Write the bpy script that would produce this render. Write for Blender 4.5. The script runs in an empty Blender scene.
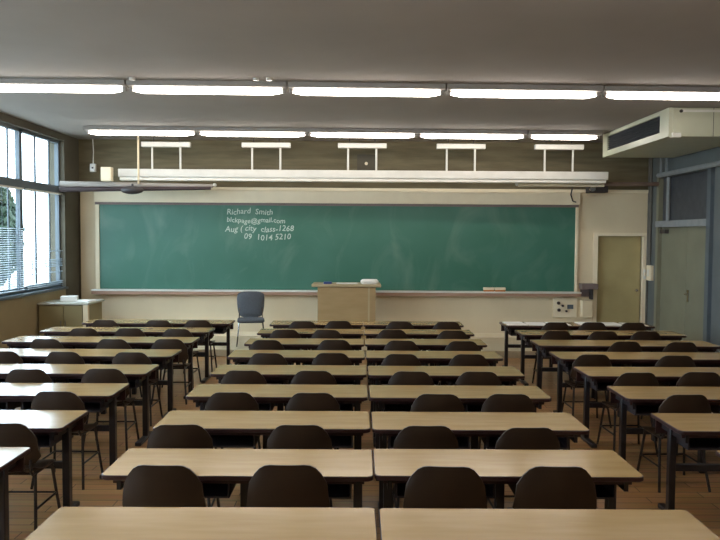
import bpy, bmesh, math, random
from mathutils import Vector, Matrix, Euler
random.seed(7)
scene = bpy.context.scene
COL = scene.collection
PI = math.pi

# ------------------------------------------------------------------ materials
def mat(name, c1, c2=None, scale=6.0, rough=0.5, metal=0.0, detail=3.0, stretch=(1, 1, 1),
        bump=0.0, bscale=None, spec=0.5, lo=0.35, hi=0.65, coat=0.0):
    m = bpy.data.materials.new(name); m.use_nodes = True
    nt = m.node_tree; N = nt.nodes; L = nt.links
    b = N['Principled BSDF']
    b.inputs['Roughness'].default_value = rough
    b.inputs['Metallic'].default_value = metal
    b.inputs['Specular IOR Level'].default_value = spec
    b.inputs['Coat Weight'].default_value = coat
    tc = N.new('ShaderNodeTexCoord'); mp = N.new('ShaderNodeMapping')
    mp.inputs['Scale'].default_value = stretch
    L.new(tc.outputs['Object'], mp.inputs['Vector'])
    nz = N.new('ShaderNodeTexNoise'); nz.inputs['Scale'].default_value = scale; nz.inputs['Detail'].default_value = detail
    L.new(mp.outputs['Vector'], nz.inputs['Vector'])
    cr = N.new('ShaderNodeValToRGB')
    c2 = c2 or tuple(x * 0.9 for x in c1)
    cr.color_ramp.elements[0].position = lo; cr.color_ramp.elements[1].position = hi
    cr.color_ramp.elements[0].color = (*c1, 1); cr.color_ramp.elements[1].color = (*c2, 1)
    L.new(nz.outputs['Fac'], cr.inputs['Fac']); L.new(cr.outputs['Color'], b.inputs['Base Color'])
    if bump:
        bp = N.new('ShaderNodeBump'); bp.inputs['Strength'].default_value = bump; bp.inputs['Distance'].default_value = 0.01
        n2 = N.new('ShaderNodeTexNoise'); n2.inputs['Scale'].default_value = bscale or scale * 4
        L.new(mp.outputs['Vector'], n2.inputs['Vector'])
        L.new(n2.outputs['Fac'], bp.inputs['Height']); L.new(bp.outputs['Normal'], b.inputs['Normal'])
    return m

def emis(name, col, strength):
    m = bpy.data.materials.new(name); m.use_nodes = True
    b = m.node_tree.nodes['Principled BSDF']
    b.inputs['Base Color'].default_value = (.9, .9, .9, 1)
    b.inputs['Emission Color'].default_value = (*col, 1)
    b.inputs['Emission Strength'].default_value = strength
    return m

def floor_mat():
    m = mat('parquet_floor', (.2, .2, .2), rough=.32)
    nt = m.node_tree; N = nt.nodes; L = nt.links; b = N['Principled BSDF']
    tc = N['Texture Coordinate']
    br = N.new('ShaderNodeTexBrick'); br.offset = .5
    br.inputs['Scale'].default_value = 1.0
    br.inputs['Brick Width'].default_value = .9; br.inputs['Row Height'].default_value = .12
    br.inputs['Mortar Size'].default_value = .004
    br.inputs['Color1'].default_value = (.60, .34, .15, 1); br.inputs['Color2'].default_value = (.48, .26, .105, 1)
    br.inputs['Mortar'].default_value = (.06, .03, .012, 1)
    L.new(tc.outputs['Object'], br.inputs['Vector'])
    nz = N.new('ShaderNodeTexNoise'); nz.inputs['Scale'].default_value = 3; nz.inputs['Detail'].default_value = 5
    mp = N.new('ShaderNodeMapping'); mp.inputs['Scale'].default_value = (1, 9, 1)
    L.new(tc.outputs['Object'], mp.inputs['Vector']); L.new(mp.outputs['Vector'], nz.inputs['Vector'])
    mx = N.new('ShaderNodeMix'); mx.data_type = 'RGBA'; mx.blend_type = 'MULTIPLY'; mx.inputs['Factor'].default_value = .5
    L.new(br.outputs['Color'], mx.inputs['A']); L.new(nz.outputs['Color'], mx.inputs['B'])
    L.new(mx.outputs['Result'], b.inputs['Base Color'])
    return m

def concrete_mat():
    m = mat('board_marked_concrete', (.125, .105, .06), (.17, .145, .085), scale=3, rough=.85, stretch=(.6, 1, 5), detail=6, bump=.3, bscale=12)
    return m

def board_mat():
    m = mat('green_chalkboard', (.035, .14, .095), (.05, .165, .12), scale=1.1, rough=.42, detail=2, spec=.45)
    nt = m.node_tree; N = nt.nodes; L = nt.links; b = N['Principled BSDF']
    src = b.inputs['Base Color'].links[0].from_socket
    nz = N.new('ShaderNodeTexNoise'); nz.inputs['Scale'].default_value = 1.6; nz.inputs['Detail'].default_value = 6
    nz.inputs['Distortion'].default_value = 1.5
    mp = N.new('ShaderNodeMapping'); mp.inputs['Scale'].default_value = (.8, 1, .5); mp.inputs['Rotation'].default_value = (0, .5, 0)
    L.new(N['Texture Coordinate'].outputs['Object'], mp.inputs['Vector']); L.new(mp.outputs['Vector'], nz.inputs['Vector'])
    cr = N.new('ShaderNodeValToRGB'); cr.color_ramp.elements[0].position = .5; cr.color_ramp.elements[1].position = .8
    cr.color_ramp.elements[0].color = (0, 0, 0, 1); cr.color_ramp.elements[1].color = (.28, .28, .28, 1)
    L.new(nz.outputs['Fac'], cr.inputs['Fac'])
    mx = N.new('ShaderNodeMix'); mx.data_type = 'RGBA'
    mx.inputs['B'].default_value = (.26, .38, .3, 1)
    L.new(cr.outputs['Color'], mx.inputs['Factor']); L.new(src, mx.inputs['A']); L.new(mx.outputs['Result'], b.inputs['Base Color'])
    return m

def glass_mat():
    m = bpy.data.materials.new('window_glass'); m.use_nodes = True
    nt = m.node_tree; N = nt.nodes; L = nt.links; N.clear()
    o = N.new('ShaderNodeOutputMaterial'); t = N.new('ShaderNodeBsdfTransparent'); g = N.new('ShaderNodeBsdfGlossy')
    g.inputs['Roughness'].default_value = .02; t.inputs['Color'].default_value = (.93, .97, .98, 1)
    
    mx = N.new('ShaderNodeMixShader')
    mx.inputs['Fac'].default_value = .05; L.new(t.outputs[0], mx.inputs[1]); L.new(g.outputs[0], mx.inputs[2])
    L.new(mx.outputs[0], o.inputs['Surface'])
    return m

M = dict(
    floor=floor_mat(), concrete=concrete_mat(), board=board_mat(), glass=glass_mat(),
    ceiling=mat('ceiling_paint', (.36, .325, .30), (.335, .305, .28), scale=1.2, rough=.9, bump=.15, bscale=80),
    side=mat('olive_wall_paint', (.11, .098, .07), (.09, .08, .058), scale=2, rough=.85),
    sill_wall=mat('beige_lower_wall', (.36, .28, .155), (.32, .25, .135), scale=2, rough=.7),
    cream=mat('cream_panel_paint', (.76, .65, .45), (.71, .60, .41), scale=1.5, rough=.6),
    cream2=mat('cream_trim', (.86, .76, .56), (.81, .71, .52), scale=4, rough=.5),
    grey_wall=mat('grey_green_wall_paint', (.13, .145, .145), (.11, .125, .125), scale=2, rough=.75),
    grey_door=mat('grey_door_paint', (.22, .215, .15), (.19, .185, .13), scale=2, rough=.5),
    khaki=mat('khaki_door_paint', (.44, .37, .18), (.40, .335, .16), scale=3, rough=.5),
    steel=mat('blue_grey_frame', (.10, .125, .15), (.085, .11, .13), scale=5, rough=.4),
    pipe=mat('pale_pipe_paint', (.27, .29, .30), (.23, .25, .26), scale=8, rough=.5),
    brown_pipe=mat('brown_pipe_paint', (.22, .15, .12), (.17, .12, .09), scale=8, rough=.5),
    dark=mat('dark_casing', (.035, .03, .032), (.05, .042, .042), scale=9, rough=.5),
    laminate=mat('beige_wood_laminate', (.46, .305, .13), (.40, .26, .105), scale=2.2, rough=.18, stretch=(1, 7, 1), detail=6, spec=.6),
    edge=mat('maroon_desk_edge', (.035, .012, .012), (.025, .009, .009), scale=10, rough=.35),
    leg=mat('dark_desk_steel', (.012, .010, .013), (.018, .015, .018), scale=10, rough=.38),
    tray=mat('dark_book_tray', (.025, .02, .026), (.035, .026, .03), scale=10, rough=.5),
    chair=mat('dark_brown_chair_shell', (.031, .0155, .007), (.023, .011, .005), scale=6, rough=.42),
    chair_leg=mat('dark_chair_tube', (.05, .042, .042), (.035, .03, .03), scale=12, rough=.3, metal=.5),
    lectern=mat('lectern_wood', (.40, .27, .125), (.36, .24, .105), scale=2.5, rough=.5, stretch=(1, 1, 5)),
    lectern_top=mat('lectern_top_wood', (.48, .38, .22), (.42, .33, .19), scale=3, rough=.4),
    white=mat('white_enamel', (.74, .73, .68), (.68, .67, .62), scale=5, rough=.4),
    paper=mat('white_paper', (.85, .84, .8), (.8, .79, .75), scale=5, rough=.8),
    ac=mat('cream_air_conditioner', (.52, .53, .40), (.48, .49, .37), scale=3, rough=.4),
    grille=mat('dark_grille', (.06, .065, .075), (.045, .05, .06), scale=9, rough=.5),
    cabinet=mat('olive_cabinet_paint', (.28, .225, .105), (.25, .20, .09), scale=2, rough=.6),
    cab_top=mat('cabinet_worktop', (.42, .42, .36), (.38, .38, .32), scale=4, rough=.3),
    greychair=mat('grey_upholstery', (.085, .095, .11), (.07, .08, .095), scale=40, rough=.8),
    chrome=mat('chrome', (.6, .6, .6), (.55, .55, .55), scale=6, rough=.2, metal=1.0),
    chalk=mat('chalk', (.55, .64, .57), (.42, .52, .45), scale=60, rough=.9),
    blind=mat('blind_slat', (.30, .36, .40), (.26, .32, .36), scale=8, rough=.4),
    orange=mat('orange_felt', (.55, .22, .05), (.5, .2, .05), scale=20, rough=.9),
    blue=mat('blue_plastic', (.03, .05, .22), (.03, .05, .18), scale=9, rough=.4),
    dais=mat('dais_lino', (.52, .45, .32), (.46, .40, .28), scale=2, rough=.4),
    bark=mat('bark', (.09, .065, .045), (.06, .045, .03), scale=20, rough=.9),
    leaf=mat('leaf', (.018, .035, .018), (.03, .05, .025), scale=2, rough=.6),
    ground=mat('outdoor_paving', (.45, .45, .43), (.4, .4, .38), scale=.5, rough=.9),
    lamp_body=mat('grey_lamp_body', (.36, .34, .32), (.32, .30, .28), scale=5, rough=.5),
    rail_pale=mat('warm_grey_paint', (.36, .33, .30), (.32, .29, .26), scale=5, rough=.5),
    rail_dark=mat('maroon_rail_paint', (.05, .03, .032), (.04, .024, .026), scale=5, rough=.5),
    conduit_paint=mat('brown_grey_conduit', (.13, .12, .10), (.10, .095, .08), scale=5, rough=.5),
    board_lens=mat('board_light_cover', (.85, .83, .76), (.8, .78, .7), scale=5, rough=.3),
    tray_wood=mat('chalk_tray_wood', (.42, .26, .18), (.36, .22, .15), scale=4, rough=.5, stretch=(1, 8, 8)),
    mount=mat('pinkish_grey_shelf', (.2, .15, .14), (.17, .13, .12), scale=6, rough=.6),
)
M['tube'] = emis('lit_fluorescent_diffuser', (1.0, .90, .80), 13.0)

# ------------------------------------------------------------------ mesh builder
class MB:
    def __init__(s): s.bm = bmesh.new(); s.mi = 0
    def _mark(s, faces):
        for f in faces: f.material_index = s.mi
    def box(s, x0, x1, y0, y1, z0, z1, rot=None, pivot=None):
        v = [s.bm.verts.new((x, y, z)) for x in (x0, x1) for y in (y0, y1) for z in (z0, z1)]
        fs = [s.bm.faces.new([v[i] for i in q]) for q in ((0, 1, 3, 2), (4, 6, 7, 5), (0, 4, 5, 1), (2, 3, 7, 6), (0, 2, 6, 4), (1, 5, 7, 3))]
        s._mark(fs)
        if rot:
            p = Vector(pivot or ((x0+x1)/2, (y0+y1)/2, (z0+z1)/2))
            bmesh.ops.rotate(s.bm, verts=v, cent=p, matrix=Euler(rot).to_matrix())
        return s
    def tube(s, pts, r, n=8, r2=None):
        pts = [Vector(p) for p in pts]; rings = []
        for i, p in enumerate(pts):
            d = (pts[min(i+1, len(pts)-1)] - pts[max(i-1, 0)]).normalized()
            a = d.orthogonal().normalized() if i == 0 else (rings_dir - d * rings_dir.dot(d)).normalized()
            rings_dir = a; b = d.cross(a)
            rr = r if r2 is None else r + (r2 - r) * i / (len(pts) - 1)
            rings.append([s.bm.verts.new(p + (a*math.cos(2*PI*k/n) + b*math.sin(2*PI*k/n)) * rr) for k in range(n)])
        fs = []
        for A, B in zip(rings, rings[1:]):
            for k in range(n): fs.append(s.bm.faces.new((A[k], A[(k+1) % n], B[(k+1) % n], B[k])))
        fs.append(s.bm.faces.new(rings[0][::-1])); fs.append(s.bm.faces.new(rings[-1]))
        s._mark(fs); return s
    def slab(s, x0, x1, y0, y1, z0, z1, r=.03, seg=4, top=None, bev=.004, rn=None):
        rn = rn or r; rf = r
        out = []
        for cx, cy, a0, r in ((x1-rf, y1-rf, 0, rf), (x0+rf, y1-rf, PI/2, rf), (x0+rn, y0+rn, PI, rn), (x1-rn, y0+rn, 1.5*PI, rn)):
            for k in range(seg+1):
                a = a0 + PI/2*k/seg; out.append((cx + r*math.cos(a), cy + r*math.sin(a)))
        cx, cy = (x0+x1)/2, (y0+y1)/2
        def ring(z, ins):
            return [s.bm.verts.new((x - math.copysign(ins, x-cx), y - math.copysign(ins, y-cy), z)) for x, y in out]
        R = [ring(z0, bev), ring(z0+bev, 0), ring(z1-bev, 0), ring(z1, bev)]
        n = len(out)
        for A, B in zip(R, R[1:]):
            for k in range(n):
                f = s.bm.faces.new((A[k], A[(k+1) % n], B[(k+1) % n], B[k])); f.material_index = s.mi
        f = s.bm.faces.new(R[0][::-1]); f.material_index = s.mi
        f = s.bm.faces.new(R[-1]); f.material_index = s.mi if top is None else top
        return s
    def sphere(s, c, r, sc=(1, 1, 1), seg=12):
        g = bmesh.ops.create_uvsphere(s.bm, u_segments=seg, v_segments=seg//2+2, radius=r,
                                      matrix=Matrix.Translation(c) @ Matrix.Diagonal((*sc, 1)))
        s._mark({f for v in g['verts'] for f in v.link_faces}); return s
    def obj(s, name, m, parent=None, smooth=True, bevel=0):
        me = bpy.data.meshes.new(name)
        bmesh.ops.recalc_face_normals(s.bm, faces=s.bm.faces[:])
        if smooth:
            for f in s.bm.faces: f.smooth = True
            for e in s.bm.edges:
                if len(e.link_faces) == 2 and e.calc_face_angle(0) > .6: e.smooth = False
        s.bm.to_mesh(me); s.bm.free()
        for x in (m if isinstance(m, (list, tuple)) else [m]): me.materials.append(M[x] if isinstance(x, str) else x)
        o = bpy.data.objects.new(name, me); COL.objects.link(o)
        if parent: o.parent = parent
        if bevel:
            b = o.modifiers.new('bevel', 'BEVEL'); b.width = bevel; b.segments = 2; b.limit_method = 'ANGLE'
        return o

def thing(name, label, cat, loc=(0, 0, 0), rz=0, group=None):
    o = bpy.data.objects.new(name, None); COL.objects.link(o)
    o.location = loc; o.rotation_euler = (0, 0, rz); o.empty_display_size = .1
    return tag(o, label, cat, group)
def tag(o, label, cat, group=None):
    o['label'] = label; o['category'] = cat
    if group: o['group'] = group
    return o
def struct(o): o['kind'] = 'structure'; return o
def copy_tree(o, parent=None):
    c = o.copy(); COL.objects.link(c)
    if parent: c.parent = parent
    for ch in list(o.children): copy_tree(ch, c)
    return c
def B(name, m, dims, parent=None, bevel=0):
    return MB().box(*dims).obj(name, m, parent, bevel=bevel)

# ------------------------------------------------------------------ the room
XL, XR, YF, YB, H = -5.2, 5.45, 13.9, -2.5, 3.78
struct(B('floor', 'floor', (XL-.3, XR+.2, YB-.2, YF+.2, -.1, 0)))
struct(B('ceiling', 'ceiling', (XL-.3, XR+.2, YB-.2, YF+.2, H, H+.15)))
# front wall, with the concrete above and the doorway left open
DX0, DX1, DZ = 4.50, 5.35, 2.04
w = MB(); w.box(XL-.3, DX0, YF, YF+.2, 0, H); w.box(DX1, XR+.2, YF, YF+.2, 0, H); w.box(DX0, DX1, YF, YF+.2, DZ, H)
struct(w.obj('wall_front', 'concrete'))
struct(B('wall_back', 'cream', (XL-.3, XR+.2, YB-.2, YB, 0, H)))
# window wall
WZ0, WZ1, WY0, WY1 = 1.04, 3.66, -.4, 13.21
w = MB(); w.box(XL-.3, XL, YB, WY0, 0, H); w.box(XL-.3, XL, WY1, YF, 0, H); w.box(XL-.3, XL, WY0, WY1, WZ1, H)
wl = struct(w.obj('wall_left', 'side'))
struct(B('wall_left_lower', 'sill_wall', (XL-.3, XL, WY0, WY1, 0, WZ0)))
struct(B('trim_1', 'steel', (XL-.22, XL+.05, WY0, WY1, WZ0, WZ0+.035)))
# right wall with the doorway and the dark high light left open
RY0, RY1 = 11.38, 13.42
w = MB(); w.box(XR, XR+.2, YB, RY0, 0, H); w.box(XR, XR+.2, RY1, YF, 0, H); w.box(XR, XR+.2, RY0, RY1, 3.08, H)
struct(w.obj('wall_right', 'grey_wall'))
# cream panelling on the front wall
p = MB(); p.box(-5.16, DX0-.08, YF-.06, YF, 0, 2.89); p.box(DX1+.07, XR, YF-.06, YF, 0, 2.89); p.box(DX0-.08, DX1+.07, YF-.06, YF, DZ+.06, 2.89)
struct(p.obj('wall_front_panel', 'cream'))
struct(B('trim_2', 'cream2', (-5.16, 5.45, YF-.10, YF-.06, 2.84, 2.90), bevel=.005))
struct(B('baseboard_front', 'cream2', (-5.16, DX0-.08, YF-.075, YF-.06, 0, .20)))
struct(B('baseboard_left', 'tray_wood', (XL, XL+.015, YB, 12.1, 0, .09)))
struct(B('baseboard_right', 'dark', (XR-.015, XR, YB, RY0-.1, 0, .09)))
d = MB().box(-4.2, 4.35, 12.2, YF-.075, 0, .12).obj('floor_dais', 'dais', bevel=.008)
struct(d)

# windows: bays of three sliding lights with a transom
bay = 1.515
nb = 9
for i in range(nb):
    y1 = WY1 - i*bay; y0 = y1 - bay
    f = MB(); xg0, xg1 = XL-.155, XL-.085
    f.box(xg0, xg1, y0, y0+.05, WZ0+.03, WZ1); f.box(xg0, xg1, y1-.05, y1, WZ0+.03, WZ1)
    f.box(xg0, xg1, y0, y1, WZ1-.05, WZ1); f.box(xg0, xg1, y0, y1, WZ0+.03, WZ0+.09)
    f.box(xg0-.01, xg1+.03, y0, y1, 2.71, 2.86)
    wnd = struct(f.obj('window_%d' % (i+1), 'steel'))
    s = MB()
    for yy, ww in ((y1-.36, .035), (y1-.92, .05)):
        s.box(xg0+.02, xg1-.03, yy-ww/2, yy+ww/2, WZ0+.08, 2.74); s.box(xg0+.02, xg1-.03, yy-ww/2, yy+ww/2, 2.85, WZ1-.04)
    s.box(xg0+.02, xg1-.03, y0+.04, y1-.04, WZ0+.08, WZ0+.13)
    s.obj('window_sash', 'steel', wnd)
    g = MB().box(XL-.125, XL-.119, y0+.04, y1-.04, WZ0+.06, WZ1-.04); g.obj('window_pane', 'glass', wnd)
# venetian blinds, partly let down inside the lower lights
def blind(i, z0, z1, pitch, extra, label):
    y1 = WY1 - i*bay - .06; y0 = y1 - bay + .12
    t = thing('venetian_blind', label, 'blind', (XL-.03, (y0+y1)/2, WZ0), 0, None)
    hl = (y1-y0)/2
    m = MB(); z = z0
    zs = []
    while z < z1: zs.append(z); z += pitch
    zs += extra
    for z in zs: m.box(-.014, .014, -hl, hl, z-WZ0-.001, z-WZ0+.001, rot=(0, .45, 0))
    m.obj('slat_stack', 'blind', t)
    B('head_rail', 'white', (-.018, .018, -hl, hl, 2.70-WZ0, 2.73-WZ0), t)
    c = MB()
    for yy in (-hl*.75, 0, hl*.75): c.tube([(0, yy, 2.70-WZ0), (0, yy, .09)], .004, 5)
    c.obj('cord', 'steel', t)
    B('bottom_rail', 'steel', (-.014, .014, -hl, hl, .07, .09), t)
blind(0, 1.46, 1.60, .028, [1.16, 1.19, 1.72, 1.36], 'venetian blind in the window bay nearest the blackboard, few slats spread low')
blind(1, 1.14, 2.1, .034, [], 'venetian blind in the second window bay from the blackboard, slats spread wide')
blind(2, 1.14, 2.1, .034, [], 'venetian blind in the third window bay from the blackboard')

# ------------------------------------------------------------------ doors
d1 = struct(MB().box(DX0, DX1, YF+.03, YF+.07, .01, DZ).obj('door_1', 'khaki', bevel=.004))
f = MB(); f.box(DX0-.08, DX0, YF-.085, YF+.1, 0, DZ+.06); f.box(DX1, DX1+.07, YF-.085, YF+.1, 0, DZ+.06); f.box(DX0, DX1, YF-.085, YF+.1, DZ, DZ+.06)
f.obj('door_frame', 'cream2', d1)
h = MB(); h.tube([(5.26, YF+.03, 1.02), (5.26, YF-.03, 1.02)], .012); h.sphere((5.26, YF-.04, 1.02), .028)
h.obj('door_handle', 'chrome', d1)
d2 = struct(B('door_2', 'grey_door', (XR+.05, XR+.09, RY0+.06, 12.33, .01, 2.20), bevel=.004))
B('door_frame', 'grey_door', (XR-.02, XR+.13, RY1-.06, RY1+.04, 0, 3.12), d2)
B('door_post', 'steel', (XR-.06, XR+.13, RY0-.06, RY0+.06, 0, 3.12), d2)
B('door_lintel', 'pipe', (XR-.06, XR+.13, RY0+.06, RY1-.03, 2.20, 2.31), d2)
h = MB(); h.box(XR+.035, XR+.05, 12.20, 12.26, .95, 1.15); h.tube([(XR+.05, 12.24, 1.08), (XR-.01, 12.24, 1.08), (XR-.01, 12.10, 1.08)], .011)
h.obj('door_handle', 'chrome', d2)
B('transom_pane', 'grille', (XR+.06, XR+.07, RY0+.06, RY1-.06, 2.31, 3.08), d2)
MB().tube([(XR+.02, 13.05, 2.31), (XR+.02, 13.05, 3.10)], .035).obj('transom_post', 'pipe', d2)
d3 = struct(B('door_3', 'grey_door', (XR+.05, XR+.09, 12.34, RY1-.06, .01, 2.20), bevel=.004))
c = MB(); c.box(XR-.02, XR+.05, 13.06, 13.28, 2.09, 2.16); c.obj('door_closer', 'dark', d3)

# pipes and conduits at the right
r = MB(); r.tube([(XR-.10, 13.2, 3.115), (XR-.10, 4.0, 3.115)], .042, 10)
tag(r.obj('water_pipe', 'pipe'), 'pale grey pipe running along the right wall above the grey double door', 'pipe')
r = MB(); r.tube([(XR-.10, 13.1, 3.12), (XR-.10, 13.1, H)], .025)
tag(r.obj('riser_pipe', 'pipe'), 'short pale riser pipe between ceiling and the grey wall pipe, nearer the corner', 'pipe')
r = MB(); r.tube([(XR-.10, 12.86, 3.12), (XR-.10, 12.86, H)], .025)
tag(r.obj('riser_pipe', 'pipe'), 'short pale riser pipe above the grey wall pipe, just behind the air conditioner', 'pipe')
r = MB(); r.tube([(5.427, YF-.09, .02), (5.427, YF-.09, 3.75)], .019)
tag(r.obj('conduit', 'conduit_paint'), 'grey conduit running floor to ceiling in the right front corner', 'conduit')
r = MB(); r.tube([(XR-.03, 13.7, 1.50), (XR-.03, 13.7, 3.74)], .022)
tag(r.obj('conduit', 'conduit_paint'), 'thin conduit on the right wall rising from the switch box', 'conduit')
s = thing('switch_box', 'cream switch box on the corner post beside the khaki door', 'switch', (XR, 13.66, 1.36))
B('box', 'cream2', (-.06, 0, -.1, .1, -.14, .14), s, .006)
B('rocker', 'white', (-.072, -.06, -.04, .04, -.06, .06), s)
s = thing('light_switch', 'small white light switch at the right edge of the khaki door frame', 'switch', (DX1+.03, YF-.085, 1.33))
B('plate', 'white', (-.022, .022, -.018, 0, -.09, .09), s, .003)
B('rocker', 'cream2', (-.012, .012, -.026, -.018, -.03, .03), s)

# ------------------------------------------------------------------ blackboard
BY = YF-.06
bt = thing('chalkboard', 'long green chalkboard with pale frame and chalk writing on the front wall', 'blackboard', (0, BY, 0))
X0, X1, Z0, Z1 = -4.79, 4.06, 1.0, 2.565
B('board_surface', 'board', (X0, X1, -.05, -.02, Z0, Z1), bt)
for fa, fb in ((X0-.07, X0), (X1, X1+.05)): MB().box(fa, fb, -.075, 0, Z0-.03, Z1+.04).obj('side_frame', 'cream2', bt, bevel=.004)
f = MB(); f.box(X0-.07, X1+.05, -.08, 0, Z1, Z1+.045); f.obj('top_frame', 'mount', bt)
f = MB(); f.box(X0-.09, X1+.08, -.085, 0, Z1+.045, 2.84); f.obj('header_board', 'cream2', bt, bevel=.01)
f = MB(); f.box(X0-.12, X1+.1, -.19, 0, Z0-.035, Z0-.005); f.obj('chalk_tray', 'white', bt, bevel=.006)
f = MB(); f.box(X0-.12, X1+.1, -.175, -.01, Z0-.09, Z0-.036); f.obj('tray_rail', 'tray_wood', bt)
def chalk_line(txt, x, z, size, parent, slant=.2, wob=.0):
    cu = bpy.data.curves.new('chalk', 'FONT'); cu.body = txt; cu.size = size; cu.extrude = .0008; cu.shear = slant
    cu.offset = .0012; cu.resolution_u = 2
    tmp = bpy.data.objects.new('tmp', cu); COL.objects.link(tmp)
    bpy.context.view_layer.update()
    me = bpy.data.meshes.new_from_object(tmp.evaluated_get(bpy.context.evaluated_depsgraph_get()))
    COL.objects.unlink(tmp); bpy.data.objects.remove(tmp); bpy.data.curves.remove(cu)
    for v in me.vertices:
        v.co.y += .012*math.sin(v.co.x*9 + z*20) + .006*math.sin(v.co.x*31)
    me.materials.clear(); me.materials.append(M['chalk'])
    o = bpy.data.objects.new('chalk_writing', me); COL.objects.link(o); o.parent = parent
    o.location = (x, -.0515, z); o.rotation_euler = (PI/2, 0, 0)
    return o
chalk_line('Richard  Smith', -2.43, 2.405, .145, bt, .1)
chalk_line('blckpage@gmail.com', -2.43, 2.245, .128, bt, .1)
chalk_line('Aug ( city  class-1268', -2.46, 2.085, .148, bt, .15)
chalk_line('09  1014 5210', -2.11, 1.93, .15, bt, .1)
for k, (x, m2, nm) in enumerate(((2.45, 'orange', 'left'), (2.66, 'orange', 'right'))):
    e = thing('board_eraser', 'cream backed chalk eraser with orange felt on the chalk tray, %s of the pair' % nm, 'eraser', (x, BY-.12, Z0-.005), 0, 'erasers on the chalk tray')
    B('felt', 'orange', (-.095, .095, -.035, .035, 0, .032), e)
    B('back', 'cream2', (-.1, .1, -.038, .038, .032, .075), e, .006)
# socket panel under the board and little mount by the board's end
s = thing('socket_panel', 'pale wall panel with dark knobs and sockets below the board\'s right end', 'panel', (3.9, YF-.06, .70))
B('plate', 'cream2', (-.22, .22, -.05, 0, -.19, .17), s, .006)
k = MB()
for x, z, rr in ((-.13, .08, .03), (-.05, .03, .022), (-.12, -.05, .03), (.02, -.07, .02)):
    k.tube([(x, -.05, z), (x, -.085, z)], rr, 10)
k.obj('knob', 'dark', s)
B('outlet', 'steel', (.04, .15, -.058, -.05, -.03, .05), s)
s = thing('wall_shelf', 'small pinkish grey shelf bracket on the wall between board and khaki door', 'shelf', (4.30, YF-.06, 1.0))
B('shelf_board', 'mount', (-.14, .16, -.22, 0, .05, .15), s, .004)
B('backplate', 'mount', (-.11, .11, -.03, 0, -.1, .07), s)
B('drop_bracket', 'dark', (.05, .08, -.18, -.03, -.14, .07), s)
s = thing('speaker_box', 'grey equipment box fixed low on the wall beneath the small shelf bracket', 'box', (4.29, YF-.06, .68))
B('case', 'cream2', (-.10, .11, -.12, 0, -.16, .16), s, .008)
B('front_plate', 'cream', (-.08, .09, -.13, -.12, -.14, .14), s)

# ------------------------------------------------------------------ front furniture
t = thing('cabinet', 'low olive cabinet with pale top in the corner below the window', 'cabinet', (-4.75, 12.0, 0))
B('carcass', 'cabinet', (-.43, .35, .02, .75, 0, .86), t, .005)
B('worktop', 'cab_top', (-.44, .39, -.01, .78, .86, .89), t, .006)
B('side_post', 'cream', (.30, .38, 0, .06, 0, .86), t)
for a, b2 in ((-.41, -.025), (-.015, .29)):
    dr = B('door', 'cabinet', (a, b2, 0, .02, .06, .84), t, .003)
    xh = b2-.03 if a < -.2 else a+.03
    MB().tube([(xh, 0, .5), (xh, -.02, .5), (xh, -.02, .6), (xh, 0, .6)], .005, 6).obj('handle', 'steel', dr)
for x, y, a, nm, n in ((-4.82, 12.4, .2, 'left', 14), (-4.52, 12.32, -.3, 'right', 4)):
    tag(MB().box(-.13, .13, -.09, .09, 0, .006*n).obj('paper_stack', 'paper'), 'white stack of papers on the low cabinet under the window, %s one' % nm, 'papers')
    o = bpy.context.scene.objects[-1] if False else COL.objects[-1]
    o.location = (x, y, .89); o.rotation_euler = (0, 0, a)

t = thing('lectern', 'plain light wood lectern with overhanging top in front of the chalkboard', 'lectern', (-.18, 12.6, .12))
b = MB(); b.box(-.49, .50, -.02, 0, .02, 1.02); b.obj('front_panel', 'lectern', t)
b = MB(); b.box(-.49, -.465, 0, .52, 0, 1.02); b.obj('side_panel', 'lectern', t)
b = MB(); b.box(.475, .50, 0, .52, 0, 1.02); b.obj('side_panel', 'lectern', t)
B('shelf', 'lectern', (-.465, .475, 0, .5, .55, .575), t)
B('front_trim', 'lectern_top', (.37, .40, -.028, -.02, .02, 1.02), t)
B('top', 'lectern_top', (-.59, .59, -.06, .56, 1.02, 1.065), t, .006)
B('top_rim', 'lectern_top', (-.59, .59, -.075, -.06, 1.03, 1.072), t, .003)
e = MB(); e.slab(-.16, .15, -.08, .08, 0, .085, r=.06, bev=.03)
e = tag(e.obj('duster', 'paper'), 'rounded white duster on the right end of the lectern top', 'duster'); e.location = (.22, 12.68, 1.186)
e = MB(); e.slab(-.07, .07, -.03, .03, 0, .04, r=.012)
e = tag(e.obj('marker_case', 'blue'), 'small blue case on the left part of the lectern top', 'case'); e.location = (-.5, 12.66, 1.186)
e = MB(); e.tube([(-.2, 0, .012), (.16, .02, .012)], .012)
e = tag(e.obj('pointer_stick', 'paper'), 'pale stick lying along the middle of the lectern top', 'stick'); e.location = (-.15, 12.66, 1.186)

t = thing('lecturer_chair', 'grey upholstered chair with metal legs standing before the chalkboard, left of lectern', 'chair', (-1.83, 12.75, .12), .15)
def pad(w0, w1, h, th, n=10):
    m = MB(); g = []
    for side in (0, 1):
        rows = []
        for j in range(n+1):
            v = j/n; row = []
            for i in range(n+1):
                u = -1 + 2*i/n
                hw = w0 + (w1-w0)*v
                sq = 1 - .10*(abs(2*v-1)**4)
                x = u*hw*sq
                z = v*h + (0.04*(u*u*u*u))*(1 if v < .5 else -1)*abs(2*v-1)
                y = .03*u*u + (th/2)*(1-abs(u)**6)*(1-abs(2*v-1)**6)*(1 if side else -1)
                row.append(m.bm.verts.new((x, y, z)))
            rows.append(row)
        g.append(rows)
        for j in range(n):
            for i in range(n): m.bm.faces.new((rows[j][i], rows[j][i+1], rows[j+1][i+1], rows[j+1][i]))
    bmesh.ops.remove_doubles(m.bm, verts=m.bm.verts[:], dist=1e-5)
    return m
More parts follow.
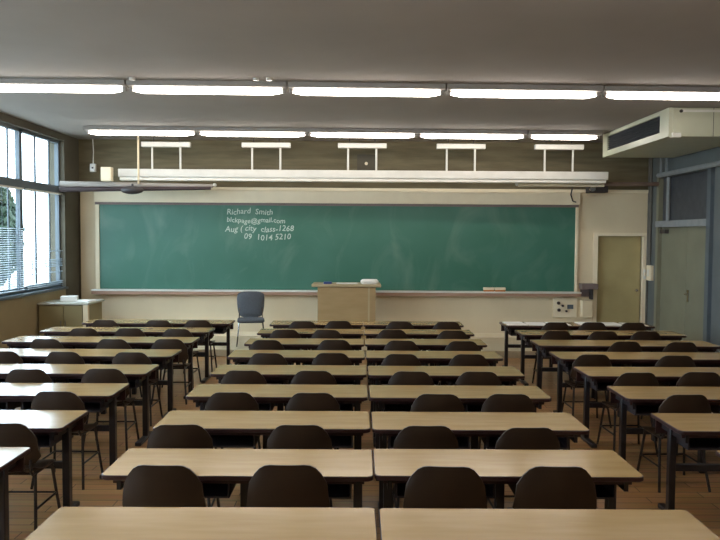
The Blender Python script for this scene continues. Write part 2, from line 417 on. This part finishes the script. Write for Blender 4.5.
o = pad(.22, .25, .46, .06).obj('backrest', 'greychair', t); o.location = (0, .2, .45); o.rotation_euler = (-.12, 0, 0)
MB().slab(-.23, .23, -.25, .18, .40, .46, r=.06, bev=.02).obj('seat', 'greychair', t)
for sx in (-1, 1):
    MB().tube([(sx*.2, -.2, .40), (sx*.24, -.25, 0)], .012).obj('leg', 'chrome', t)
    MB().tube([(sx*.2, .16, .40), (sx*.24, .24, 0)], .012).obj('leg', 'chrome', t)
    MB().tube([(sx*.19, .1, .40), (sx*.2, .24, .43), (sx*.2, .22, .62)], .011).obj('back_support', 'chrome', t)

# ------------------------------------------------------------------ board light and front wall hardware
LY = 13.2
t = thing('board_light', 'long white light trough hung on rods above the chalkboard', 'light fixture', (0, LY, -.012))
B('housing', 'white', (-4.22, 4.43, -.09, .09, 3.04, 3.18), t, .008)
B('diffuser', 'board_lens', (-4.20, 4.40, -.07, .07, 2.98, 3.04), t, .01)
for x in (-3.39, -1.62, .08, 1.83, 3.57):
    B('mounting_bar', 'white', (x-.43, x+.43, -.05, .05, 3.575, 3.66), t, .004)
    for dx in (-.25, .25):
        MB().tube([(x+dx, 0, 3.18), (x+dx, 0, 3.58)], .018).obj('rod', 'white', t)
        MB().tube([(x+dx*.9, .02, 3.66), (x+dx*.9, .02, H)], .008).obj('hanger', 'dark', t)
tag(MB().tube([(-3.84, LY-.16, 2.9), (-3.84, LY-.16, H)], .018).obj('conduit', 'cream'), 'pale upright conduit in front of the left end of the board light', 'conduit')
t = thing('wall_rail', 'grey rail from window wall over the chalkboard\'s upper left corner', 'rail', (-5.2, 13.02, 2.85))
MB().tube([(0, 0, .03), (2.63, .2, .03)], .062, 12, .035).obj('tube', 'rail_pale', t)
MB().tube([(0, -.03, -.06), (2.60, .17, -.01)], .048, 10, .03).obj('lower_tube', 'rail_dark', t)
MB().sphere((2.66, .2, .05), .035).obj('end_knob', 'white', t)
t = thing('junction_box', 'square white box standing on the grey rail at left', 'box', (-4.33, LY-.33, 2.93))
B('case', 'cream2', (-.09, .09, -.06, .06, 0, .24), t, .006)
B('lid', 'cream2', (-.08, .08, -.068, -.06, .01, .23), t)
t = thing('speaker', 'flat dark oval speaker hanging beneath the grey rail', 'speaker', (-3.9, LY-.33, 2.80))
MB().sphere((0, 0, -.02), .2, (1, .5, .36), 16).obj('body', 'dark', t)
MB().tube([(0, .02, 0), (0, .02, .09)], .02).obj('bracket', 'dark', t)
t = thing('wall_rail', 'thin brown rail running right from below the board light to right wall', 'rail', (2.9, LY+.2, 2.95))
MB().tube([(0, 0, 0), (1.55, 0, 0)], .03, 10).obj('tube', 'cream2', t)
MB().tube([(1.55, 0, .02), (2.55, 0, .03)], .035, 10).obj('extension_tube', 'brown_pipe', t)
MB().sphere((-.02, 0, .02), .04).obj('end_knob', 'white', t)
t = thing('wall_camera', 'dark camera unit with shiny lens under the board light\'s right end', 'camera', (4.36, YF-.1, 2.90))
B('body', 'dark', (-.12, .22, -.25, 0, -.07, .07), t, .01)
MB().tube([(-.08, -.25, 0), (-.08, -.31, 0)], .055, 14).obj('lens', 'chrome', t)
B('mount', 'dark', (0, .08, -.03, .1, -.06, .06), t)
tag(MB().tube([(3.98, YF-.16, 2.93), (3.95, YF-.165, 2.80), (3.99, YF-.165, 2.68), (4.05, YF-.165, 2.66)], .012).obj('cable', 'dark'),
    'short dark loose cable over the top right corner of the chalkboard', 'cable')
t = thing('pull_switch', 'small white box dangling on a cord near the window corner', 'switch', (-4.88, YF-.16, 3.17))
B('case', 'white', (-.05, .05, -.03, .03, -.01, .14), t, .005)
B('button', 'dark', (-.015, .015, -.036, -.03, .05, .08), t)
MB().tube([(0, 0, .14), (.01, 0, .35), (0, 0, .6)], .008, 6).obj('cord', 'white', t)
t = thing('thermostat', 'dark square plate on the concrete above the chalkboard centre', 'plate', (.16, YF, 3.36))
B('plate', 'side', (-.17, .17, -.02, 0, -.15, .17), t, .004)
MB().tube([(0, -.02, 0), (0, -.05, 0)], .03, 10).obj('knob', 'cream2', t)

# ------------------------------------------------------------------ air conditioner (hung below the ceiling)
t = thing('air_conditioner', 'big cream ceiling air conditioner with dark side grille at upper right', 'air conditioner', (0, 0, 0))
ax0, ax1, ay0, ay1, az0, az1 = 4.20, 5.42, 10.06, 12.75, 3.38, 3.77
b = MB(); b.box(ax0+.06, ax1, ay0, ay1, az0, az1); b.obj('casing', 'ac', t, bevel=.01)
f = MB(); f.box(ax0, ax0+.06, ay0, ay0+.30, az0, az1); f.box(ax0, ax0+.06, ay1-.22, ay1, az0, az1)
f.box(ax0, ax0+.06, ay0+.30, ay1-.22, az1-.06, az1); f.box(ax0, ax0+.06, ay0+.30, ay1-.22, az0, az0+.09)
f.obj('face_frame', 'ac', t)
g = MB(); n = 7
for k in range(n): 
    zz = az0+.105+k*(.205/(n-1)); g.box(ax0+.01, ax0+.05, ay0+.30, ay1-.22, zz-.004, zz+.004, rot=(0, .5, 0))
g.box(ax0+.052, ax0+.059, ay0+.30, ay1-.22, az0+.09, az1-.06)
g.obj('air_outlet', 'grille', t)
B('front_strip', 'white', (4.35, 4.9, ay0-.012, ay0, az1-.06, az1-.03), t)
MB().tube([(4.36, ay0, az1-.05), (4.36, ay0-.02, az1-.05)], .022, 10).obj('screw_cap', 'dark', t)
b = MB(); b.box(4.24, 4.36, ay0-.03, ay0+.06, az0-.015, az0+.05); b.obj('corner_clip', 'white', t, bevel=.006)
b = MB(); b.box(4.8, 4.806, ay0-.004, ay0, az0, az1); b.obj('seam', 'grille', t)
hg = MB()
for yy in (ay0+.3, ay1-.3):
    for xx in (4.5, 5.2): hg.tube([(xx, yy, az1-.02), (xx, yy, H)], .012)
hg.obj('hanger', 'dark', t)

# ------------------------------------------------------------------ ceiling lamps
def make_lamp(L):
    t = thing('ceiling_light', 'x', 'ceiling light')
    hl = L/2
    b = MB(); b.box(-hl-.03, hl+.03, -.12, .12, -.064, 0); b.obj('housing', 'lamp_body', t, bevel=.006)
    m = MB(); R = []
    for x, k in ((-hl, .12), (-hl+.06, .6), (-hl+.15, 1), (hl-.15, 1), (hl-.06, .6), (hl, .12)):
        R.append([m.bm.verts.new((x, y*k, -.098+z*k)) for y, z in ((-.03, .034), (-.042, 0), (-.026, -.032), (.026, -.032), (.042, 0), (.03, .034))])
    for A, Bq in zip(R, R[1:]):
        for k in range(6): m.bm.faces.new((A[k], A[(k+1) % 6], Bq[(k+1) % 6], Bq[k]))
    m.bm.faces.new(R[0]); m.bm.faces.new(R[-1])
    m.obj('diffuser', 'tube', t)
    for sx in (-1, 1):
        e = MB(); e.box(sx*hl-.02, sx*hl+.02, -.03, .03, -.115, -.055); e.obj('lamp_holder', 'lamp_body', t, bevel=.004)
    return t
lampL = make_lamp(1.765); lampS = make_lamp(1.15)
ordn = ['leftmost', 'second from left', 'middle', 'fourth from left', 'rightmost']
used = False
for rn, y, where in ((0, 8.74, 'in the nearer row across the ceiling'), (1, 12.42, 'in the far row by the chalkboard'), (2, 4.75, 'x'), (3, 1.3, 'x')):
    for k in range(5):
        x = -3.57 + 1.826*k
        if rn == 0: x = -3.585 + 1.843*k
        if rn == 1 and k == 4: o = lampS; x = 2.86+.6
        elif not used: o = lampL; used = True
        else: o = copy_tree(lampL)
        o.location = (x, y + .026*x, H); o.rotation_euler = (0, 0, .026)
        lab = 'lit white strip light, %s %s' % (ordn[k], where)
        if rn > 1: lab = 'lit white strip light, %s in the %s row overhead' % (ordn[k], 'third' if rn == 2 else 'rearmost')
        if rn == 1 and k == 4: lab = 'lit white strip light running in behind the air conditioner, far row by the chalkboard'
        o['label'] = lab; o['group'] = 'strip lights in the ceiling rows'
for (x, y, lab) in ((-2.55, 8.45, 'tiny white ceiling disc beside the left gap of the nearer light row'), (-1.15, 8.42, 'tiny white ceiling disc above the nearer light row, left of the pair'), (-1.0, 8.42, 'tiny white ceiling disc above the nearer light row, right of the pair')):
    tag(MB().tube([(x, y, H), (x, y, H-.03)], .035, 12).obj('ceiling_disc', 'white'), lab, 'ceiling fitting')

# ------------------------------------------------------------------ desks
def make_desk(w, seats):
    """origin: middle of far edge on the floor; the pupils sit on the -y side"""
    t = thing('student_desk', 'x', 'desk'); hw = w/2; D = .52
    MB().slab(-hw, hw, -D, 0, .672, .70, r=.022, rn=.04, top=1).obj('desktop', ['edge', 'laminate'], t)
    ap = MB(); ap.box(-hw+.05, hw-.05, -D+.07, -D+.085, .635, .668); ap.box(-hw+.03, hw-.03, -.045, -.03, .56, .668); ap.obj('apron', 'edge', t)
    tw = (w-.12)/seats
    lx = [-hw+.085, hw-.085] + ([0] if seats == 2 else [-tw/2, tw/2])
    for x in lx:
        g = MB(); g.box(x-.026, x+.026, -.24, -.18, .0, .668); g.obj('leg', 'leg', t, bevel=.006)
    for x in lx[:2]:
        g = MB(); g.box(x-.03, x+.03, -.48, -.05, 0, .035); g.obj('foot', 'leg', t, bevel=.008)
        g = MB(); g.box(x-.012, x+.012, -.46, -.05, .60, .668); g.obj('bracket', 'leg', t)
    g = MB(); g.box(-hw+.09, hw-.09, -.23, -.19, .33, .38); g.obj('stretcher', 'leg', t, bevel=.004)
    for k in range(seats):
        c = -w/2+.06 + tw*(k+.5); a = tw/2-.06
        g = MB(); g.box(c-a, c+a, -.40, -.08, .535, .545)
        g.box(c-a, c-a+.01, -.40, -.08, .545, .66); g.box(c+a-.01, c+a, -.40, -.08, .545, .66); g.box(c-a, c+a, -.09, -.08, .545, .66)
        g.obj('book_tray', 'tray', t)
    return t
d2p = make_desk(1.485, 2); d3p = make_desk(2.44, 3)
def rowY(i): return 3.52 + .982*(i-1)
RN = {9: 'in the front row', 8: 'in the second row', 7: 'in the third row', 6: 'in the fourth row', 5: 'in the fifth row',
      4: 'in the sixth row', 3: 'in the seventh row', 2: 'in the eighth row', 1: 'nearest the camera'}
u2 = u3 = False
for i in range(9, 0, -1):
    for k, x in ((0, -.6475), (1, .849)):
        o = copy_tree(d2p) if u2 else d2p; u2 = True
        o.location = (x + random.uniform(-.006, .006), rowY(i)+random.uniform(-.01, .01), 0); o.rotation_euler = (0, 0, random.uniform(-.004, .004))
        o.scale.x = {(9, 0): .93, (8, 0): .965, (7, 0): .98, (1, 0): 1.022, (2, 0): 1.005}.get((i, k), 1)
        if k == 0: o.location.x += .7425*(1-o.scale.x)
        o['label'] = 'beige topped desk of the middle block %s, %s of the centre gap' % (RN[i], 'left' if k == 0 else 'right')
        o['group'] = 'two-seat desks of the middle block'
    if i == 1: continue
    for k, x in ((0, -3.215), (1, 3.32)):
        o = copy_tree(d3p) if u3 else d3p; u3 = True
        dx = .13 if (i == 9 and k == 0) else random.uniform(-.012, .012)
        o.location = (x+dx, rowY(i)+random.uniform(-.015, .015) + (.06 if i > 6 and k == 0 else 0), 0); o.rotation_euler = (0, 0, random.uniform(-.006, .006))
        o.scale.x = 1
        if k == 1: o.scale.x = .91
        elif i == 9: o.scale.x = .90; o.location.x += .11
        elif i == 8: o.scale.x = .935; o.location.x += .06
        elif i == 7: o.scale.x = .95; o.location.x += .045
        o['label'] = ('long beige topped desk of the %s block %s' % ('window side' if k == 0 else 'door side', RN[i])) + (', strewn with papers' if i == 9 and k == 1 else '')
        o['group'] = 'long desks beside the windows' if k == 0 else 'long desks on the door side'

# ------------------------------------------------------------------ chairs
def shell_back():
    m = MB(); n = 14; nv = 8; th = .012
    def P(u, v, side):
        hw = .224 - .016*v
        ztop = .288 - .11*max(0, (abs(u)-.42)/.58)**2.4
        zb = .0 + .05*max(0, (abs(u)-.75)/.25)**2
        z = zb + (ztop-zb)*v
        y = .035*u*u - z*.16 + (th if side else 0) - .01*math.sin(PI*v)
        return (u*hw, y, z)
    S = []
    for side in (0, 1):
        rows = [[m.bm.verts.new(P(-1+2*i/n, j/nv, side)) for i in range(n+1)] for j in range(nv+1)]
        S.append(rows)
        for j in range(nv):
            for i in range(n): m.bm.faces.new((rows[j][i], rows[j][i+1], rows[j+1][i+1], rows[j+1][i]))
    A, Bq = S
    for i in range(n):
        m.bm.faces.new((A[0][i], A[0][i+1], Bq[0][i+1], Bq[0][i])); m.bm.faces.new((A[nv][i], A[nv][i+1], Bq[nv][i+1], Bq[nv][i]))
    for j in range(nv):
        m.bm.faces.new((A[j][0], A[j+1][0], Bq[j+1][0], Bq[j][0])); m.bm.faces.new((A[j][n], A[j+1][n], Bq[j+1][n], Bq[j][n]))
    return m
def shell_seat():
    m = MB(); n = 10; th = .012
    def P(u, v, side):
        hw = .20*(1 - .12*max(0, (abs(2*v-1)-.6)/.4)**2)
        y = .03 + .36*v - .02*abs(u)**3*(1 if v > .5 else -1)
        z = .435 + .012*u*u - .03*max(0, (v-.8)/.2)**2 + .02*max(0, (.2-v)/.2)**2 - .008*math.sin(PI*v) - (0 if side else th)
        return (u*hw, y, z)
    S = []
    for side in (0, 1):
        rows = [[m.bm.verts.new(P(-1+2*i/n, j/n, side)) for i in range(n+1)] for j in range(n+1)]
        S.append(rows)
        for j in range(n):
            for i in range(n): m.bm.faces.new((rows[j][i], rows[j][i+1], rows[j+1][i+1], rows[j+1][i]))
    A, Bq = S
    for i in range(n):
        m.bm.faces.new((A[0][i], A[0][i+1], Bq[0][i+1], Bq[0][i])); m.bm.faces.new((A[n][i], A[n][i+1], Bq[n][i+1], Bq[n][i]))
        m.bm.faces.new((A[i][0], A[i+1][0], Bq[i+1][0], Bq[i][0])); m.bm.faces.new((A[i][n], A[i+1][n], Bq[i+1][n], Bq[i][n]))
    return m
ch = thing('student_chair', 'x', 'chair')
o = shell_back().obj('backrest', 'chair', ch); o.location = (0, 0, .495)
shell_seat().obj('seat', 'chair', ch)
for sx in (-1, 1):
    MB().tube([(sx*.165, .34, .42), (sx*.185, .37, .2), (sx*.205, .40, 0)], .011, 8).obj('leg', 'chair_leg', ch)
    MB().tube([(sx*.165, .08, .42), (sx*.185, .03, .2), (sx*.205, -.02, 0)], .011, 8).obj('leg', 'chair_leg', ch)
    MB().tube([(sx*.165, .16, .415), (sx*.165, .04, .42), (sx*.165, .012, .45), (sx*.165, .012, .53)], .010, 8).obj('back_support', 'chair_leg', ch)
f = MB(); f.tube([(-.165, .34, .415), (-.165, .08, .415)], .010); f.tube([(.165, .34, .415), (.165, .08, .415)], .010)
f.tube([(-.165, .34, .415), (.165, .34, .415)], .010); f.tube([(-.165, .08, .415), (.165, .08, .415)], .010)
f.obj('seat_frame', 'chair_leg', ch); f = MB(); f.tube([(-.186, .37, .19), (.186, .37, .19)], .008); f.tube([(-.186, .37, .19), (-.186, .03, .19)], .008); f.tube([(.186, .37, .19), (.186, .03, .19)], .008)
f.obj('stretcher', 'chair_leg', ch)
CH = {
 'C': {2: [-1.02, -.36, .475, 1.065], 3: [-1.15, -.37, .46, 1.12], 4: [-.98, -.34, .64, 1.2], 5: [-1.03, -.39, .50, 1.12], 6: [-.93, -.26, .47, 1.18],
       7: [-1.06, -.26, .53, 1.25], 8: [-.94, -.39, .47, 1.26], 9: [-.78, -.26, .63, 1.31]},
 'L': {3: [-2.30], 4: [-2.35], 5: [-3.0, -2.32], 6: [-3.72, -3.07, -2.36], 7: [-3.65, -2.87, -2.22], 8: [-3.58, -2.99, -2.35], 9: [-3.63, -2.86, -2.3]},
 'R': {9: [2.89, 3.43, 4.01], 8: [2.64, 3.25, 3.82], 7: [3.19, 3.84], 6: [2.49, 3.35], 5: [2.57, 3.17], 4: [2.6], 3: []},
}
W = ['first', 'second', 'third', 'fourth']
used = False
for blk, nm in (('C', 'middle block'), ('L', 'window side block'), ('R', 'door side block')):
    for i, xs in CH[blk].items():
        xs = sorted(xs)
        for k, x in enumerate(xs):
            o = copy_tree(ch) if used else ch; used = True
            o.location = (x, rowY(i)-.71+(.08 if i == 2 else 0)+random.uniform(-.03, .03), 0); o.rotation_euler = (0, 0, random.uniform(-.05, .05))
            o.scale.z = 1.03 if i == 2 else 1
            if blk == 'C': pos = ('far left', 'inner left', 'inner right', 'far right')[k]
            elif len(xs) == 3: pos = ('left', 'middle', 'right')[k]
            elif len(xs) == 2: pos = ('left', 'right')[k]
            else: pos = 'single visible'
            o['label'] = 'dark brown chair, %s one %s, %s' % (pos, RN[i], nm)
            o['group'] = 'brown shell chairs of the ' + nm
# handouts on the front desk of the door side block
PL = ['leftmost', 'second from left', 'third from left', 'fourth from left', 'fifth from left', 'rightmost']
yr = rowY(9)
for k, (x, y, a) in enumerate(((2.39, -.14, .02), (2.71, -.16, -.03), (3.04, -.13, .03), (3.50, -.14, .03), (3.83, -.15, -.02), (4.18, -.15, .04))):
    m = MB(); m.box(-.148, .148, -.20, .20, 0, .005)
    if k in (0, 3, 4): m.box(-.14, .14, -.19, .19, .005, .010, rot=(0, 0, .1))
    o = tag(m.obj('handout', 'paper'), 'white handout sheets on the front desk of the door side block, %s' % PL[k], 'paper', 'handouts on the front right desk')
    o.location = (x, yr+y-.11, .7005); o.rotation_euler = (0, 0, a)
o = tag(MB().box(-.1, .1, -.07, .07, 0, .01).obj('notebook', 'paper'), 'small white notebook in the tray area left of the aisle, third middle row', 'notebook')
o.location = (-.66, rowY(7)-.25, .546)

# ------------------------------------------------------------------ outside
gr = struct(B('ground_outside', 'ground', (-60, XL-.3, -20, 70, -.3, -.2)))
def tree(x, y, R, zc, label):
    t = thing('tree', label, 'tree', (x, y, -.2))
    MB().tube([(0, 0, 0), (.05, .02, zc*.6), (0, .1, zc+.5)], .14, 8, .05).obj('trunk', 'bark', t)
    m = MB()
    for k in range(7500):
        a = random.uniform(0, 2*PI); b = math.acos(random.uniform(-1, 1)); r = R*random.uniform(.45, 1)**.6
        c = Vector((r*math.sin(b)*math.cos(a), r*math.sin(b)*math.sin(a), r*math.cos(b)*1.35+zc+.2))
        s = random.uniform(.10, .17); e = Euler((random.uniform(0, 6), random.uniform(0, 6), 0)).to_matrix()
        v = [m.bm.verts.new(c + e @ Vector(q)*s) for q in ((-1, 0, 0), (0, -.5, .1), (1, 0, 0), (0, .5, .1))]
        m.bm.faces.new(v)
    m.obj('foliage', 'leaf', t)
tree(-12.5, 24.0, 1.55, 2.0, 'dark green tree outside beyond the second window bay')

# ------------------------------------------------------------------ light
wd = bpy.data.worlds.new('World'); scene.world = wd; wd.use_nodes = True
bg = wd.node_tree.nodes['Background']; bg.inputs['Color'].default_value = (.74, .88, 1.0, 1); bg.inputs['Strength'].default_value = 7.0
# ------------------------------------------------------------------ camera
cd = bpy.data.cameras.new('Camera'); cd.sensor_width = 36; cd.lens = 36*740/720; cd.clip_start = .05; cd.clip_end = 300
cam = bpy.data.objects.new('Camera', cd); COL.objects.link(cam); cam.location = (0, 0, 2.01)
Rm = Matrix.Rotation(math.radians(-.23), 3, 'Z') @ Matrix.Rotation(math.radians(90-2.63), 3, 'X') @ Matrix.Rotation(math.radians(.35), 3, 'Z')
cam.rotation_euler = Rm.to_euler()
scene.camera = cam
vs = scene.view_settings; vs.view_transform = 'Standard'; vs.look = 'None'; vs.gamma = 1; vs.exposure = 0.55
scene.cycles.use_denoising = True
scene.cycles.max_bounces = 8; scene.cycles.diffuse_bounces = 5; scene.cycles.transparent_max_bounces = 12
scene.cycles.sample_clamp_indirect = 4
